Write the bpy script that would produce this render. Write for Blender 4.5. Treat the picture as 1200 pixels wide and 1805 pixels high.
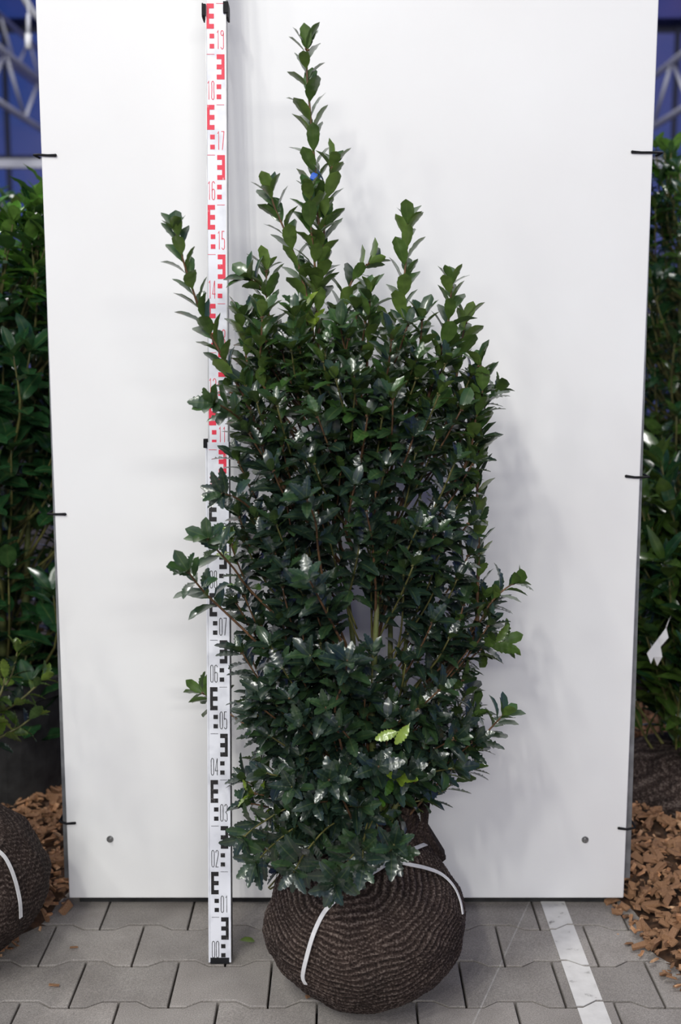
import bpy, bmesh, math, random
import numpy as np
from mathutils import Vector, Matrix, noise

# ------------------------------------------------------------------ scene reset
for o in list(bpy.data.objects):
    bpy.data.objects.remove(o)
S = bpy.context.scene
C = S.collection
R = math.radians

# ------------------------------------------------------------------ camera
F = 2120.0                      # focal length in pixels of the 1200x1805 frame
CAMZ = 1.363
TH = R(9.0)
cam = bpy.data.cameras.new('camera')
cam.sensor_fit = 'VERTICAL'
cam.sensor_height = 36.0
cam.sensor_width = 24.0
cam.lens = F / 1805 * 36.0
cam.clip_end = 200
cam.dof.use_dof = True
cam.dof.focus_distance = 2.42
cam.dof.aperture_fstop = 2.8
camo = bpy.data.objects.new('camera', cam)
camo.location = (0, 0, CAMZ)
camo.rotation_euler = (R(90) - TH, 0, 0)
C.objects.link(camo)
S.camera = camo

# ------------------------------------------------------------------ world: dusk sky
W = bpy.data.worlds.new('dusk_sky')
S.world = W
W.use_nodes = True
nt = W.node_tree
nt.nodes.clear()
wo = nt.nodes.new('ShaderNodeOutputWorld')
wb = nt.nodes.new('ShaderNodeBackground')
tc = nt.nodes.new('ShaderNodeTexCoord')
nz = nt.nodes.new('ShaderNodeTexNoise')
nz.inputs['Scale'].default_value = 9.0
nz.inputs['Detail'].default_value = 4.0
cr = nt.nodes.new('ShaderNodeValToRGB')
cr.color_ramp.elements[0].position = 0.36
cr.color_ramp.elements[0].color = (0.030, 0.085, 0.36, 1)
cr.color_ramp.elements[1].position = 0.66
cr.color_ramp.elements[1].color = (0.16, 0.13, 0.36, 1)
nt.links.new(tc.outputs['Generated'], nz.inputs['Vector'])
nt.links.new(nz.outputs['Fac'], cr.inputs['Fac'])
nt.links.new(cr.outputs['Color'], wb.inputs['Color'])
wb.inputs['Strength'].default_value = 0.8
nt.links.new(wb.outputs[0], wo.inputs[0])

# ------------------------------------------------------------------ hall tubes, unseen lamps and added fill
def area(name, loc, target, sx, sy, power, col):
    l = bpy.data.lights.new(name, 'AREA')
    l.shape = 'RECTANGLE'
    l.size = sx
    l.size_y = sy
    l.energy = power
    l.color = col
    o = bpy.data.objects.new(name, l)
    o.location = loc
    d = Vector(target) - Vector(loc)
    o.rotation_euler = d.to_track_quat('-Z', 'Y').to_euler()
    C.objects.link(o)
    return o

LAMP = (1.0, 0.998, 0.925)
for ty, pw in ((-4.3, 92), (-2.8, 80), (-1.3, 62), (0.2, 40)):
    area('hall_tube', (-1.75, ty, 5.1), (-1.55, ty + 0.8, 0.0), 0.14, 0.75, pw, LAMP)
for ty in (-4.3, -2.2, -0.1):
    area('hall_tube', (-4.0, ty, 5.1), (-3.4, ty + 1.0, 0.0), 0.14, 0.75, 40, LAMP)
area('added_fill_row', (0.9, -6.8, 4.5), (0.4, 2.6, 0.4), 6.0, 0.5, 385, LAMP)  # wide soft fill, added to lift the board and soften its shadows
area('unseen_lamp', (-2.4, 4.4, 4.6), (-1.4, 3.6, 0.5), 0.8, 0.4, 95, (1.0, 0.98, 0.95))
area('unseen_lamp', (2.5, 4.6, 4.6), (1.6, 3.7, 0.5), 0.8, 0.4, 95, (1.0, 0.98, 0.95))
area('unseen_lamp', (-2.6, 7.5, 5.0), (-3.3, 13.0, 2.6), 1.2, 0.4, 130, (1.0, 0.98, 0.96))  # added out of view to lighten the left girders
area('unseen_lamp', (2.6, 7.5, 5.0), (3.3, 13.0, 2.6), 1.2, 0.4, 130, (1.0, 0.98, 0.96))  # its added counterpart for the right girder

S.view_settings.view_transform = 'Standard'
S.view_settings.look = 'None'
S.view_settings.exposure = 0.08
S.view_settings.gamma = 1.0
S.view_settings.use_curve_mapping = False

# ------------------------------------------------------------------ helpers
def ray(px, py):
    x = (px - 600) / F
    y = -(py - 902.5) / F
    return Vector((x, math.cos(TH) + y * math.sin(TH), -math.sin(TH) + y * math.cos(TH)))

def at(px, py, Y):              # a point of the place seen at a pixel, at depth Y
    d = ray(px, py)
    t = Y / d.y
    return Vector((d.x * t, Y, CAMZ + d.z * t))

def floor_at(px, py):
    d = ray(px, py)
    t = -CAMZ / d.z
    return Vector((d.x * t, d.y * t, 0))

def mesh(name, verts, faces, material, parent=None, smooth=False):
    me = bpy.data.meshes.new(name)
    me.from_pydata([tuple(v) for v in verts], [], faces)
    me.update()
    if smooth:
        me.polygons.foreach_set('use_smooth', [True] * len(me.polygons))
    if material is not None:
        me.materials.append(material)
    o = bpy.data.objects.new(name, me)
    C.objects.link(o)
    if parent is not None:
        o.parent = parent
    return o

def link(name, me, parent=None):
    o = bpy.data.objects.new(name, me)
    C.objects.link(o)
    if parent is not None:
        o.parent = parent
    return o

def empty(name, loc=(0, 0, 0)):
    o = bpy.data.objects.new(name, None)
    o.empty_display_size = 0.05
    C.objects.link(o)
    return o

def tag(o, label=None, cat=None, group=None, kind=None):
    if label: o['label'] = label
    if cat: o['category'] = cat
    if group: o['group'] = group
    if kind: o['kind'] = kind
    return o

class MB:                       # collects shapes for one mesh
    def __init__(s):
        s.v = []; s.f = []
    def add(s, vs, fs):
        n = len(s.v)
        s.v += [tuple(v) for v in vs]
        s.f += [tuple(i + n for i in f) for f in fs]
    def box(s, x0, x1, y0, y1, z0, z1):
        s.add([(x0,y0,z0),(x1,y0,z0),(x1,y1,z0),(x0,y1,z0),(x0,y0,z1),(x1,y0,z1),(x1,y1,z1),(x0,y1,z1)],
              [(0,3,2,1),(4,5,6,7),(0,1,5,4),(1,2,6,5),(2,3,7,6),(3,0,4,7)])
    def bevbox(s, x0, x1, y0, y1, z0, z1, b):
        bm = bmesh.new()
        bmesh.ops.create_cube(bm, size=1)
        for v in bm.verts:
            v.co = Vector(((x0+x1)/2 + v.co.x*(x1-x0), (y0+y1)/2 + v.co.y*(y1-y0), (z0+z1)/2 + v.co.z*(z1-z0)))
        bmesh.ops.bevel(bm, geom=bm.edges[:], offset=b, segments=2, affect='EDGES', profile=0.5)
        bm.verts.index_update()
        s.add([v.co.copy() for v in bm.verts], [tuple(v.index for v in f.verts) for f in bm.faces])
        bm.free()
    def tube(s, pts, rad, n=6, cap=True):
        pts = [Vector(p) for p in pts]
        m = len(pts)
        if not hasattr(rad, '__len__'):
            rad = [rad] * m
        base = len(s.v)
        up = Vector((0.31, 0.77, 0.55)).normalized()
        for i, p in enumerate(pts):
            t = (pts[min(i+1, m-1)] - pts[max(i-1, 0)])
            if t.length < 1e-9: t = Vector((0, 0, 1))
            t.normalize()
            a = t.cross(up)
            if a.length < 0.05: a = t.cross(Vector((1, 0, 0)))
            a.normalize()
            b = t.cross(a)
            for k in range(n):
                q = 2 * math.pi * k / n
                s.v.append(tuple(p + (a * math.cos(q) + b * math.sin(q)) * rad[i]))
        for i in range(m - 1):
            for k in range(n):
                k2 = (k + 1) % n
                s.f.append((base+i*n+k, base+i*n+k2, base+(i+1)*n+k2, base+(i+1)*n+k))
        if cap:
            s.f.append(tuple(base + k for k in reversed(range(n))))
            s.f.append(tuple(base + (m-1)*n + k for k in range(n)))
    def bar(s, p, q, w, h):     # rectangular bar
        p = Vector(p); q = Vector(q)
        t = (q - p).normalized()
        a = t.cross(Vector((0, 0, 1)))
        if a.length < 1e-3: a = Vector((1, 0, 0))
        a.normalize()
        b = a.cross(t)
        vs = []
        for c in (p, q):
            for sx, sy in ((-1,-1),(1,-1),(1,1),(-1,1)):
                vs.append(c + a*sx*w/2 + b*sy*h/2)
        s.add(vs, [(0,1,2,3),(7,6,5,4),(0,4,5,1),(1,5,6,2),(2,6,7,3),(3,7,4,0)])
    def ball(s, c, r):
        c = Vector(c)
        vs = []; fs = []
        nu, nv = 6, 3
        vs.append(c + Vector((0,0,r)))
        for j in range(1, nv):
            a = math.pi * j / nv
            for i in range(nu):
                b = 2*math.pi*i/nu
                vs.append(c + Vector((math.sin(a)*math.cos(b), math.sin(a)*math.sin(b), math.cos(a)))*r)
        vs.append(c - Vector((0,0,r)))
        L = len(vs) - 1
        for i in range(nu):
            fs.append((0, 1+i, 1+(i+1)%nu))
            fs.append((1+i, 1+nu+i, 1+nu+(i+1)%nu, 1+(i+1)%nu))
            fs.append((1+nu+i, L, 1+nu+(i+1)%nu))
        s.add(vs, fs)
    def build(s, name, material, parent=None, smooth=False):
        return mesh(name, s.v, s.f, material, parent, smooth)

# ------------------------------------------------------------------ materials
def newmat(name):
    m = bpy.data.materials.new(name)
    m.use_nodes = True
    t = m.node_tree
    t.nodes.clear()
    out = t.nodes.new('ShaderNodeOutputMaterial')
    b = t.nodes.new('ShaderNodeBsdfPrincipled')
    t.links.new(b.outputs[0], out.inputs[0])
    return m, t, b, out

def nd(t, typ, **kw):
    n = t.nodes.new(typ)
    for k, v in kw.items():
        if k in n.inputs: n.inputs[k].default_value = v
        else: setattr(n, k, v)
    return n

def ramp(t, src, stops):
    r = t.nodes.new('ShaderNodeValToRGB')
    e = r.color_ramp.elements
    while len(e) < len(stops): e.new(0.5)
    for el, (p, c) in zip(e, stops):
        el.position = p
        el.color = (*c, 1) if len(c) == 3 else c
    t.links.new(src, r.inputs['Fac'])
    return r

def noisy(name, stops, scale=20, rough=0.6, bump=0.0, detail=5, metal=0.0, bscale=None, rand=0.0, spec=0.5):
    m, t, b, out = newmat(name)
    tc = nd(t, 'ShaderNodeTexCoord')
    n = nd(t, 'ShaderNodeTexNoise', Scale=scale, Detail=detail)
    t.links.new(tc.outputs['Object'], n.inputs['Vector'])
    r = ramp(t, n.outputs['Fac'], stops)
    col = r.outputs['Color']
    if rand:
        oi = nd(t, 'ShaderNodeNewGeometry')
        mr = nd(t, 'ShaderNodeMapRange')
        mr.inputs['To Min'].default_value = 1 - rand
        mr.inputs['To Max'].default_value = 1 + rand
        t.links.new(oi.outputs['Random Per Island'], mr.inputs['Value'])
        hs = nd(t, 'ShaderNodeHueSaturation')
        t.links.new(mr.outputs[0], hs.inputs['Value'])
        t.links.new(col, hs.inputs['Color'])
        col = hs.outputs['Color']
    t.links.new(col, b.inputs['Base Color'])
    b.inputs['Roughness'].default_value = rough
    b.inputs['Metallic'].default_value = metal
    b.inputs['Specular IOR Level'].default_value = spec
    if bump:
        n2 = nd(t, 'ShaderNodeTexNoise', Scale=bscale or scale * 4, Detail=4.0)
        t.links.new(tc.outputs['Object'], n2.inputs['Vector'])
        bp = nd(t, 'ShaderNodeBump', Strength=bump, Distance=0.002)
        t.links.new(n2.outputs['Fac'], bp.inputs['Height'])
        t.links.new(bp.outputs[0], b.inputs['Normal'])
    return m

M = {}
M['bed'] = noisy('joint_sand', [(0.3, (0.018, 0.015, 0.013)), (0.7, (0.045, 0.038, 0.032))], 60, 0.95, 0.4)
M['panel'] = noisy('white_board', [(0.30, (0.82, 0.81, 0.80)), (0.62, (0.86, 0.858, 0.85))], 2.2, 0.42, 0.03, 6, bscale=220)
M['panel_edge'] = noisy('board_core', [(0.3, (0.30, 0.29, 0.28)), (0.7, (0.42, 0.41, 0.40))], 30, 0.8)
M['steel'] = noisy('galvanised_steel', [(0.3, (0.16, 0.165, 0.17)), (0.7, (0.30, 0.305, 0.31))], 25, 0.5, 0.05, metal=0.55)
M['screw'] = noisy('zinc_screw', [(0.3, (0.18, 0.18, 0.18)), (0.7, (0.45, 0.45, 0.45))], 300, 0.35, metal=0.9)
M['blackplastic'] = noisy('black_plastic', [(0.3, (0.008, 0.008, 0.009)), (0.7, (0.016, 0.016, 0.018))], 40, 0.65, spec=0.2)
M['rubber'] = noisy('dark_rail', [(0.3, (0.010, 0.010, 0.010)), (0.7, (0.03, 0.03, 0.03))], 30, 0.8)
M['staffwhite'] = noisy('staff_white', [(0.28, (0.62, 0.63, 0.68)), (0.5, (0.79, 0.80, 0.85))], 22, 0.38, detail=8)
M['alu'] = noisy('staff_aluminium', [(0.3, (0.42, 0.42, 0.42)), (0.7, (0.55, 0.55, 0.55))], 25, 0.45, metal=0.3)
M['alushade'] = noisy('staff_shaded_side', [(0.3, (0.05, 0.045, 0.04)), (0.7, (0.11, 0.10, 0.09))], 25, 0.6)  # side turned from the lamps, its shade put into the colour
M['printblack'] = noisy('black_print', [(0.30, (0.10, 0.09, 0.09)), (0.40, (0.010, 0.009, 0.009))], 160, 0.5, detail=6)
M['printred'] = noisy('red_print', [(0.27, (0.80, 0.35, 0.38)), (0.36, (0.78, 0.020, 0.060))], 90, 0.5, detail=6)
M['strap'] = noisy('white_strap', [(0.3, (0.62, 0.61, 0.60)), (0.7, (0.78, 0.77, 0.76))], 60, 0.45)
M['paper'] = noisy('white_paper', [(0.3, (0.80, 0.80, 0.80)), (0.7, (0.88, 0.88, 0.88))], 20, 0.6)
M['blue'] = noisy('blue_plastic', [(0.3, (0.010, 0.09, 0.55)), (0.7, (0.016, 0.13, 0.65))], 60, 0.35)
M['girder'] = noisy('white_steel', [(0.3, (0.50, 0.51, 0.54)), (0.7, (0.62, 0.63, 0.66))], 6, 0.5)
M['purlin'] = noisy('dark_purlin', [(0.3, (0.025, 0.03, 0.045)), (0.7, (0.05, 0.055, 0.08))], 6, 0.6)
M['paint'] = noisy('road_paint', [(0.28, (0.16, 0.15, 0.145)), (0.38, (0.60, 0.585, 0.57)), (0.7, (0.68, 0.665, 0.65))], 34, 0.75, 0.25, detail=9)
M['twig'] = noisy('young_bark', [(0.3, (0.065, 0.034, 0.017)), (0.7, (0.19, 0.098, 0.042))], 90, 0.6, 0.3)
M['greentwig'] = noisy('olive_bark', [(0.3, (0.075, 0.075, 0.020)), (0.7, (0.16, 0.15, 0.045))], 60, 0.55, 0.3)
M['stem'] = noisy('green_bark', [(0.3, (0.055, 0.075, 0.018)), (0.55, (0.12, 0.14, 0.04)), (0.75, (0.13, 0.12, 0.06))], 40, 0.55, 0.35)
M['bud'] = noisy('rust_bud', [(0.3, (0.14, 0.045, 0.018)), (0.7, (0.26, 0.09, 0.035))], 200, 0.6)
M['mulch'] = noisy('mulch_soil', [(0.3, (0.02, 0.011, 0.007)), (0.7, (0.10, 0.048, 0.022))], 45, 0.95, 0.8)
M['chip'] = noisy('wood_chip', [(0.25, (0.10, 0.042, 0.018)), (0.5, (0.29, 0.145, 0.068)), (0.75, (0.52, 0.34, 0.20))], 40, 0.8, 0.6, rand=0.75)
M['farfloor'] = noisy('hall_floor', [(0.3, (0.035, 0.030, 0.027)), (0.7, (0.06, 0.052, 0.045))], 3, 0.9, 0.2)

def paver_mat():
    m, t, b, out = newmat('concrete_paver')
    g = nd(t, 'ShaderNodeNewGeometry')
    n = nd(t, 'ShaderNodeTexNoise', Scale=7.0, Detail=6.0)
    t.links.new(g.outputs['Position'], n.inputs['Vector'])
    r = ramp(t, n.outputs['Fac'], [(0.30, (0.235, 0.212, 0.195)), (0.72, (0.345, 0.318, 0.294))])
    n2 = nd(t, 'ShaderNodeTexNoise', Scale=420.0, Detail=2.0)
    t.links.new(g.outputs['Position'], n2.inputs['Vector'])
    r2 = ramp(t, n2.outputs['Fac'], [(0.30, (0.62, 0.62, 0.62)), (0.60, (1.0, 1.0, 1.0)), (0.78, (1.35, 1.33, 1.30))])
    mx = nd(t, 'ShaderNodeMix', data_type='RGBA', blend_type='MULTIPLY')
    mx.inputs[0].default_value = 1.0
    t.links.new(r.outputs[0], mx.inputs[6]); t.links.new(r2.outputs[0], mx.inputs[7])
    oi = nd(t, 'ShaderNodeObjectInfo')
    mr = nd(t, 'ShaderNodeMapRange')
    mr.inputs['To Min'].default_value = 0.86; mr.inputs['To Max'].default_value = 1.12
    t.links.new(oi.outputs['Random'], mr.inputs['Value'])
    hs = nd(t, 'ShaderNodeHueSaturation')
    t.links.new(mr.outputs[0], hs.inputs['Value']); t.links.new(mx.outputs[2], hs.inputs['Color'])
    p1 = floor_at(838, 1795); p2 = floor_at(922, 1612)
    dx, dy = p2.x - p1.x, p2.y - p1.y
    ll = math.hypot(dx, dy)
    vm = nd(t, 'ShaderNodeVectorMath', operation='DOT_PRODUCT')
    vm.inputs[1].default_value = (dy/ll, -dx/ll, 0)
    t.links.new(g.outputs['Position'], vm.inputs[0])
    cp = nd(t, 'ShaderNodeMath', operation='COMPARE')
    t.links.new(vm.outputs['Value'], cp.inputs[0])
    cp.inputs[1].default_value = (p1.x*dy - p1.y*dx)/ll
    cp.inputs[2].default_value = 0.0016
    sy = nd(t, 'ShaderNodeSeparateXYZ')
    t.links.new(g.outputs['Position'], sy.inputs[0])
    gt = nd(t, 'ShaderNodeMath', operation='GREATER_THAN')
    t.links.new(sy.outputs[1], gt.inputs[0]); gt.inputs[1].default_value = p1.y - .05
    mu = nd(t, 'ShaderNodeMath', operation='MULTIPLY')
    t.links.new(cp.outputs[0], mu.inputs[0]); t.links.new(gt.outputs[0], mu.inputs[1])
    n5 = nd(t, 'ShaderNodeTexNoise', Scale=60.0, Detail=3.0)
    t.links.new(g.outputs['Position'], n5.inputs['Vector'])
    mu2 = nd(t, 'ShaderNodeMath', operation='MULTIPLY')
    t.links.new(mu.outputs[0], mu2.inputs[0]); t.links.new(n5.outputs['Fac'], mu2.inputs[1])
    ms = nd(t, 'ShaderNodeMix', data_type='RGBA')
    t.links.new(mu2.outputs[0], ms.inputs[0]); t.links.new(hs.outputs[0], ms.inputs[6])
    ms.inputs[7].default_value = (0.45, 0.43, 0.415, 1)
    t.links.new(ms.outputs[2], b.inputs['Base Color'])
    b.inputs['Roughness'].default_value = 0.72
    bp = nd(t, 'ShaderNodeBump', Strength=0.25, Distance=0.001)
    t.links.new(n2.outputs['Fac'], bp.inputs['Height'])
    t.links.new(bp.outputs[0], b.inputs['Normal'])
    return m
M['paver'] = paver_mat()

def jute_mat(name, dark, mid, light):
    m, t, b, out = newmat(name)
    tc = nd(t, 'ShaderNodeTexCoord')
    at_ = nd(t, 'ShaderNodeAttribute', attribute_name='ridge')
    n = nd(t, 'ShaderNodeTexNoise', Scale=230.0, Detail=4.0)
    t.links.new(tc.outputs['Object'], n.inputs['Vector'])
    n3 = nd(t, 'ShaderNodeTexNoise', Scale=9.0, Detail=3.0)
    t.links.new(tc.outputs['Object'], n3.inputs['Vector'])
    ad = nd(t, 'ShaderNodeMath', operation='MULTIPLY_ADD')
    t.links.new(at_.outputs['Fac'], ad.inputs[0]); ad.inputs[1].default_value = 0.30
    t.links.new(n.outputs['Fac'], ad.inputs[2])
    r = ramp(t, ad.outputs[0], [(0.42, dark), (0.68, mid), (0.92, light)])
    r3 = ramp(t, n3.outputs['Fac'], [(0.3, (0.7, 0.7, 0.7)), (0.7, (1.15, 1.12, 1.1))])
    mx = nd(t, 'ShaderNodeMix', data_type='RGBA', blend_type='MULTIPLY')
    mx.inputs[0].default_value = 1.0
    t.links.new(r.outputs[0], mx.inputs[6]); t.links.new(r3.outputs[0], mx.inputs[7])
    t.links.new(mx.outputs[2], b.inputs['Base Color'])
    b.inputs['Roughness'].default_value = 0.95
    b.inputs['Specular IOR Level'].default_value = 0.2
    bp = nd(t, 'ShaderNodeBump', Strength=0.8, Distance=0.002)
    t.links.new(n.outputs['Fac'], bp.inputs['Height'])
    t.links.new(bp.outputs[0], b.inputs['Normal'])
    return m
M['jute'] = jute_mat('brown_netting', (0.012, 0.008, 0.0065), (0.042, 0.029, 0.024), (0.17, 0.135, 0.115))

def leaf_mat(name, rough=0.42, coat=1.0, trans=0.08):
    m, t, b, out = newmat(name)
    a1 = nd(t, 'ShaderNodeAttribute', attribute_name='leafcol')
    a2 = nd(t, 'ShaderNodeAttribute', attribute_name='leafback')
    rb = nd(t, 'ShaderNodeAttribute', attribute_name='rib')
    g = nd(t, 'ShaderNodeNewGeometry')
    tc = nd(t, 'ShaderNodeTexCoord')
    mx = nd(t, 'ShaderNodeMix', data_type='RGBA')
    t.links.new(g.outputs['Backfacing'], mx.inputs[0])
    t.links.new(a1.outputs['Color'], mx.inputs[6]); t.links.new(a2.outputs['Color'], mx.inputs[7])
    rr = ramp(t, rb.outputs['Fac'], [(0.88, (0, 0, 0)), (0.98, (0.30, 0.30, 0.30))])
    m2 = nd(t, 'ShaderNodeMix', data_type='RGBA')
    t.links.new(rr.outputs[0], m2.inputs[0])
    t.links.new(mx.outputs[2], m2.inputs[6])
    m2.inputs[7].default_value = (0.14, 0.19, 0.06, 1)
    n = nd(t, 'ShaderNodeTexNoise', Scale=55.0, Detail=3.0)
    t.links.new(g.outputs['Position'], n.inputs['Vector'])
    r = ramp(t, n.outputs['Fac'], [(0.3, (0.72, 0.74, 0.72)), (0.7, (1.25, 1.22, 1.15))])
    m3 = nd(t, 'ShaderNodeMix', data_type='RGBA', blend_type='MULTIPLY')
    m3.inputs[0].default_value = 1.0
    t.links.new(m2.outputs[2], m3.inputs[6]); t.links.new(r.outputs[0], m3.inputs[7])
    t.links.new(m3.outputs[2], b.inputs['Base Color'])
    rmx = nd(t, 'ShaderNodeMapRange')
    t.links.new(g.outputs['Backfacing'], rmx.inputs['Value'])
    rmx.inputs['To Min'].default_value = rough; rmx.inputs['To Max'].default_value = 0.5
    t.links.new(rmx.outputs[0], b.inputs['Roughness'])
    b.inputs['Coat Weight'].default_value = coat
    b.inputs['Coat Roughness'].default_value = 0.16
    bp = nd(t, 'ShaderNodeBump', Strength=0.10, Distance=0.001)
    n4 = nd(t, 'ShaderNodeTexNoise', Scale=160.0, Detail=2.0)
    t.links.new(g.outputs['Position'], n4.inputs['Vector'])
    t.links.new(n4.outputs['Fac'], bp.inputs['Height'])
    t.links.new(bp.outputs[0], b.inputs['Normal'])
    tr = nd(t, 'ShaderNodeBsdfTranslucent')
    t.links.new(a2.outputs['Color'], tr.inputs['Color'])
    ms = nd(t, 'ShaderNodeMixShader')
    ms.inputs[0].default_value = trans
    t.links.new(b.outputs[0], ms.inputs[1]); t.links.new(tr.outputs[0], ms.inputs[2])
    t.links.new(ms.outputs[0], out.inputs[0])
    return m
M['leaf'] = leaf_mat('holly_leaf')
M['bgleaf'] = leaf_mat('laurel_leaf', 0.25, 0.2, 0.12)

def glass_mat():
    m, t, b, out = newmat('roof_glass')
    tr = nd(t, 'ShaderNodeBsdfTransparent')
    tr.inputs[0].default_value = (0.80, 0.82, 0.88, 1)
    gl = nd(t, 'ShaderNodeBsdfGlossy', Roughness=0.25)
    gl.inputs[0].default_value = (0.5, 0.5, 0.55, 1)
    ms = nd(t, 'ShaderNodeMixShader')
    ms.inputs[0].default_value = 0.10
    t.links.new(tr.outputs[0], ms.inputs[1]); t.links.new(gl.outputs[0], ms.inputs[2])
    df = nd(t, 'ShaderNodeBsdfDiffuse')
    df.inputs[0].default_value = (0.45, 0.45, 0.5, 1)
    g = nd(t, 'ShaderNodeNewGeometry')
    n = nd(t, 'ShaderNodeTexNoise', Scale=0.9, Detail=5.0)
    t.links.new(g.outputs['Position'], n.inputs['Vector'])
    r = ramp(t, n.outputs['Fac'], [(0.35, (0.05, 0.05, 0.05)), (0.7, (0.14, 0.14, 0.14))])
    m2 = nd(t, 'ShaderNodeMixShader')
    t.links.new(r.outputs[0], m2.inputs[0]); t.links.new(ms.outputs[0], m2.inputs[1]); t.links.new(df.outputs[0], m2.inputs[2])
    t.links.new(m2.outputs[0], out.inputs[0])
    return m
M['glass'] = glass_mat()

rng = random.Random(7)

# ================================================================== THE SETTING
# ------------------------------------------------------------------ floor with bone-shaped pavers
TW, TP, AMP = 0.2004, 0.1570, 0.0112
ROW0 = 2.2465                    # far/near boundary of one row
PH_A, PH_B = 0.153, 0.0535
floor = mesh('floor', [(-2.0, 0.6, -0.030), (2.0, 0.6, -0.030), (2.0, 3.4, -0.030), (-2.0, 3.4, -0.030),
                       (-2.0, 0.6, -0.06), (2.0, 0.6, -0.06), (2.0, 3.4, -0.06), (-2.0, 3.4, -0.06)],
             [(0,1,2,3),(7,6,5,4),(0,4,5,1),(1,5,6,2),(2,6,7,3),(3,7,4,0)], M['bed'])
tag(floor, 'grey bone-shaped concrete pavers with dark sand joints', None, None, 'structure')

def paver_outline(g=0.0022):
    # corners reach out, the middle of the long edges steps in
    h = TW / 2 - g
    gy = 0.0036
    o = TP / 2 + AMP - gy
    i = TP / 2 - AMP - gy
    a, b = 0.034, 0.064          # half width of the stepped-in middle, start of the slope
    top = [(-h, o), (-b, o), (-a, i), (a, i), (b, o), (h, o)]
    bot = [(x, -y) for x, y in reversed(top)]
    return bot + top             # clockwise issues handled below

def paver_mesh():
    pts = paver_outline()
    n = len(pts)
    area2 = sum(pts[k][0]*pts[(k+1)%n][1] - pts[(k+1)%n][0]*pts[k][1] for k in range(n))
    if area2 < 0: pts = pts[::-1]
    b = 0.0016
    ins = []
    for k in range(n):
        p0 = Vector(pts[k-1]); p1 = Vector(pts[k]); p2 = Vector(pts[(k+1) % n])
        d1 = (p1-p0).normalized(); d2 = (p2-p1).normalized()
        n1 = Vector((-d1.y, d1.x)); n2 = Vector((-d2.y, d2.x))
        mm = (n1+n2).normalized()
        ins.append(p1 + mm * b / max(0.4, mm.dot(n1)))
    vs = [(p[0], p[1], -0.05) for p in pts] + [(p[0], p[1], -0.0016) for p in pts] + [(p.x, p.y, 0.0) for p in ins]
    fs = [tuple(range(2*n, 3*n))]
    for k in range(n):
        k2 = (k+1) % n
        fs.append((k, k2, n+k2, n+k)); fs.append((n+k, n+k2, 2*n+k2, 2*n+k))
    me = bpy.data.meshes.new('paver')
    me.from_pydata(vs, [], fs); me.update()
    me.materials.append(M['paver'])
    return me, pts
PME, POUT = paver_mesh()
LINE_X0, LINE_X1 = 0.4755, 0.5325
def clip(poly, x, keep_gt):
    out = []
    for k in range(len(poly)):
        a = poly[k]; b = poly[(k+1) % len(poly)]
        ia = (a[0] >= x) if keep_gt else (a[0] <= x)
        ib = (b[0] >= x) if keep_gt else (b[0] <= x)
        if ia: out.append(a)
        if ia != ib:
            t = (x - a[0]) / (b[0] - a[0])
            out.append((x, a[1] + t*(b[1]-a[1])))
    return out
line = empty('painted_line')
tag(line, 'worn white painted line running across the grey pavers', 'floor marking')
for r in range(-4, 7):
    yc = ROW0 + TP * (r + 0.5)
    ph = PH_B if r % 2 == 0 else PH_A
    for k in range(-7, 8):
        xc = ph + TW * (k + 0.5)
        if abs(xc) > 1.35: continue
        o = link('paver', PME, floor)
        o.location = (xc, yc, rng.uniform(-0.0012, 0.0))
        o.rotation_euler = (rng.uniform(-.003, .003), rng.uniform(-.003, .003), rng.uniform(-.004, .004))
        ins = [(p[0]*0.994 + xc, p[1]*0.994 + yc) for p in POUT]
        pc = clip(clip(ins, LINE_X0, True), LINE_X1, False)
        if len(pc) >= 3 and max(p[0] for p in pc) - min(p[0] for p in pc) > 0.002:
            n = len(pc)
            vs = [(p[0], p[1], 0.0010) for p in pc] + [(p[0], p[1], -0.0008) for p in pc]
            fs = [tuple(range(n))] + [(k1, n+k1, n+(k1+1) % n, (k1+1) % n) for k1 in range(n)]
            mesh('paint_patch', vs, fs, M['paint'], line)

far = mesh('floor_hall', [(-9, -8, -0.065), (9, -8, -0.065), (9, 17, -0.065), (-9, 17, -0.065)], [(0,1,2,3)], M['farfloor'])
tag(far, 'dark floor of the greenhouse hall', None, None, 'structure')

front = mesh('floor_front', [(-6, -8, -0.004), (6, -8, -0.004), (6, 1.62, -0.004), (-6, 1.62, -0.004)], [(0,1,2,3)], M['paver'])
tag(front, 'grey concrete floor in front of the board', None, None, 'structure')
# ------------------------------------------------------------------ greenhouse shell
ceil = empty('ceiling')
tag(ceil, 'glazed greenhouse roof showing blue dusk sky', None, None, 'structure')
PX, PY, PZ = 1.5, 1.9, 5.3
me = bpy.data.meshes.new('pane')
me.from_pydata([(-PX/2+.01, -PY/2+.01, 0), (PX/2-.01, -PY/2+.01, 0), (PX/2-.01, PY/2-.01, 0), (-PX/2+.01, PY/2-.01, 0),
                (-PX/2+.01, -PY/2+.01, .006), (PX/2-.01, -PY/2+.01, .006), (PX/2-.01, PY/2-.01, .006), (-PX/2+.01, PY/2-.01, .006)], [],
               [(3,2,1,0),(4,5,6,7),(0,1,5,4),(1,2,6,5),(2,3,7,6),(3,0,4,7)])
me.update(); me.materials.append(M['glass'])
for i in range(-6, 6):
    for j in range(11):
        o = link('pane', me, ceil)
        o.location = ((i+.5)*PX, -4 + (j+.5)*PY, PZ)
for j in range(12):
    mb = MB(); mb.bar((-9, -4 + j*PY, PZ-.06), (9, -4 + j*PY, PZ-.06), 0.07, 0.12)
    mb.build('purlin', M['purlin'], ceil)
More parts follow.
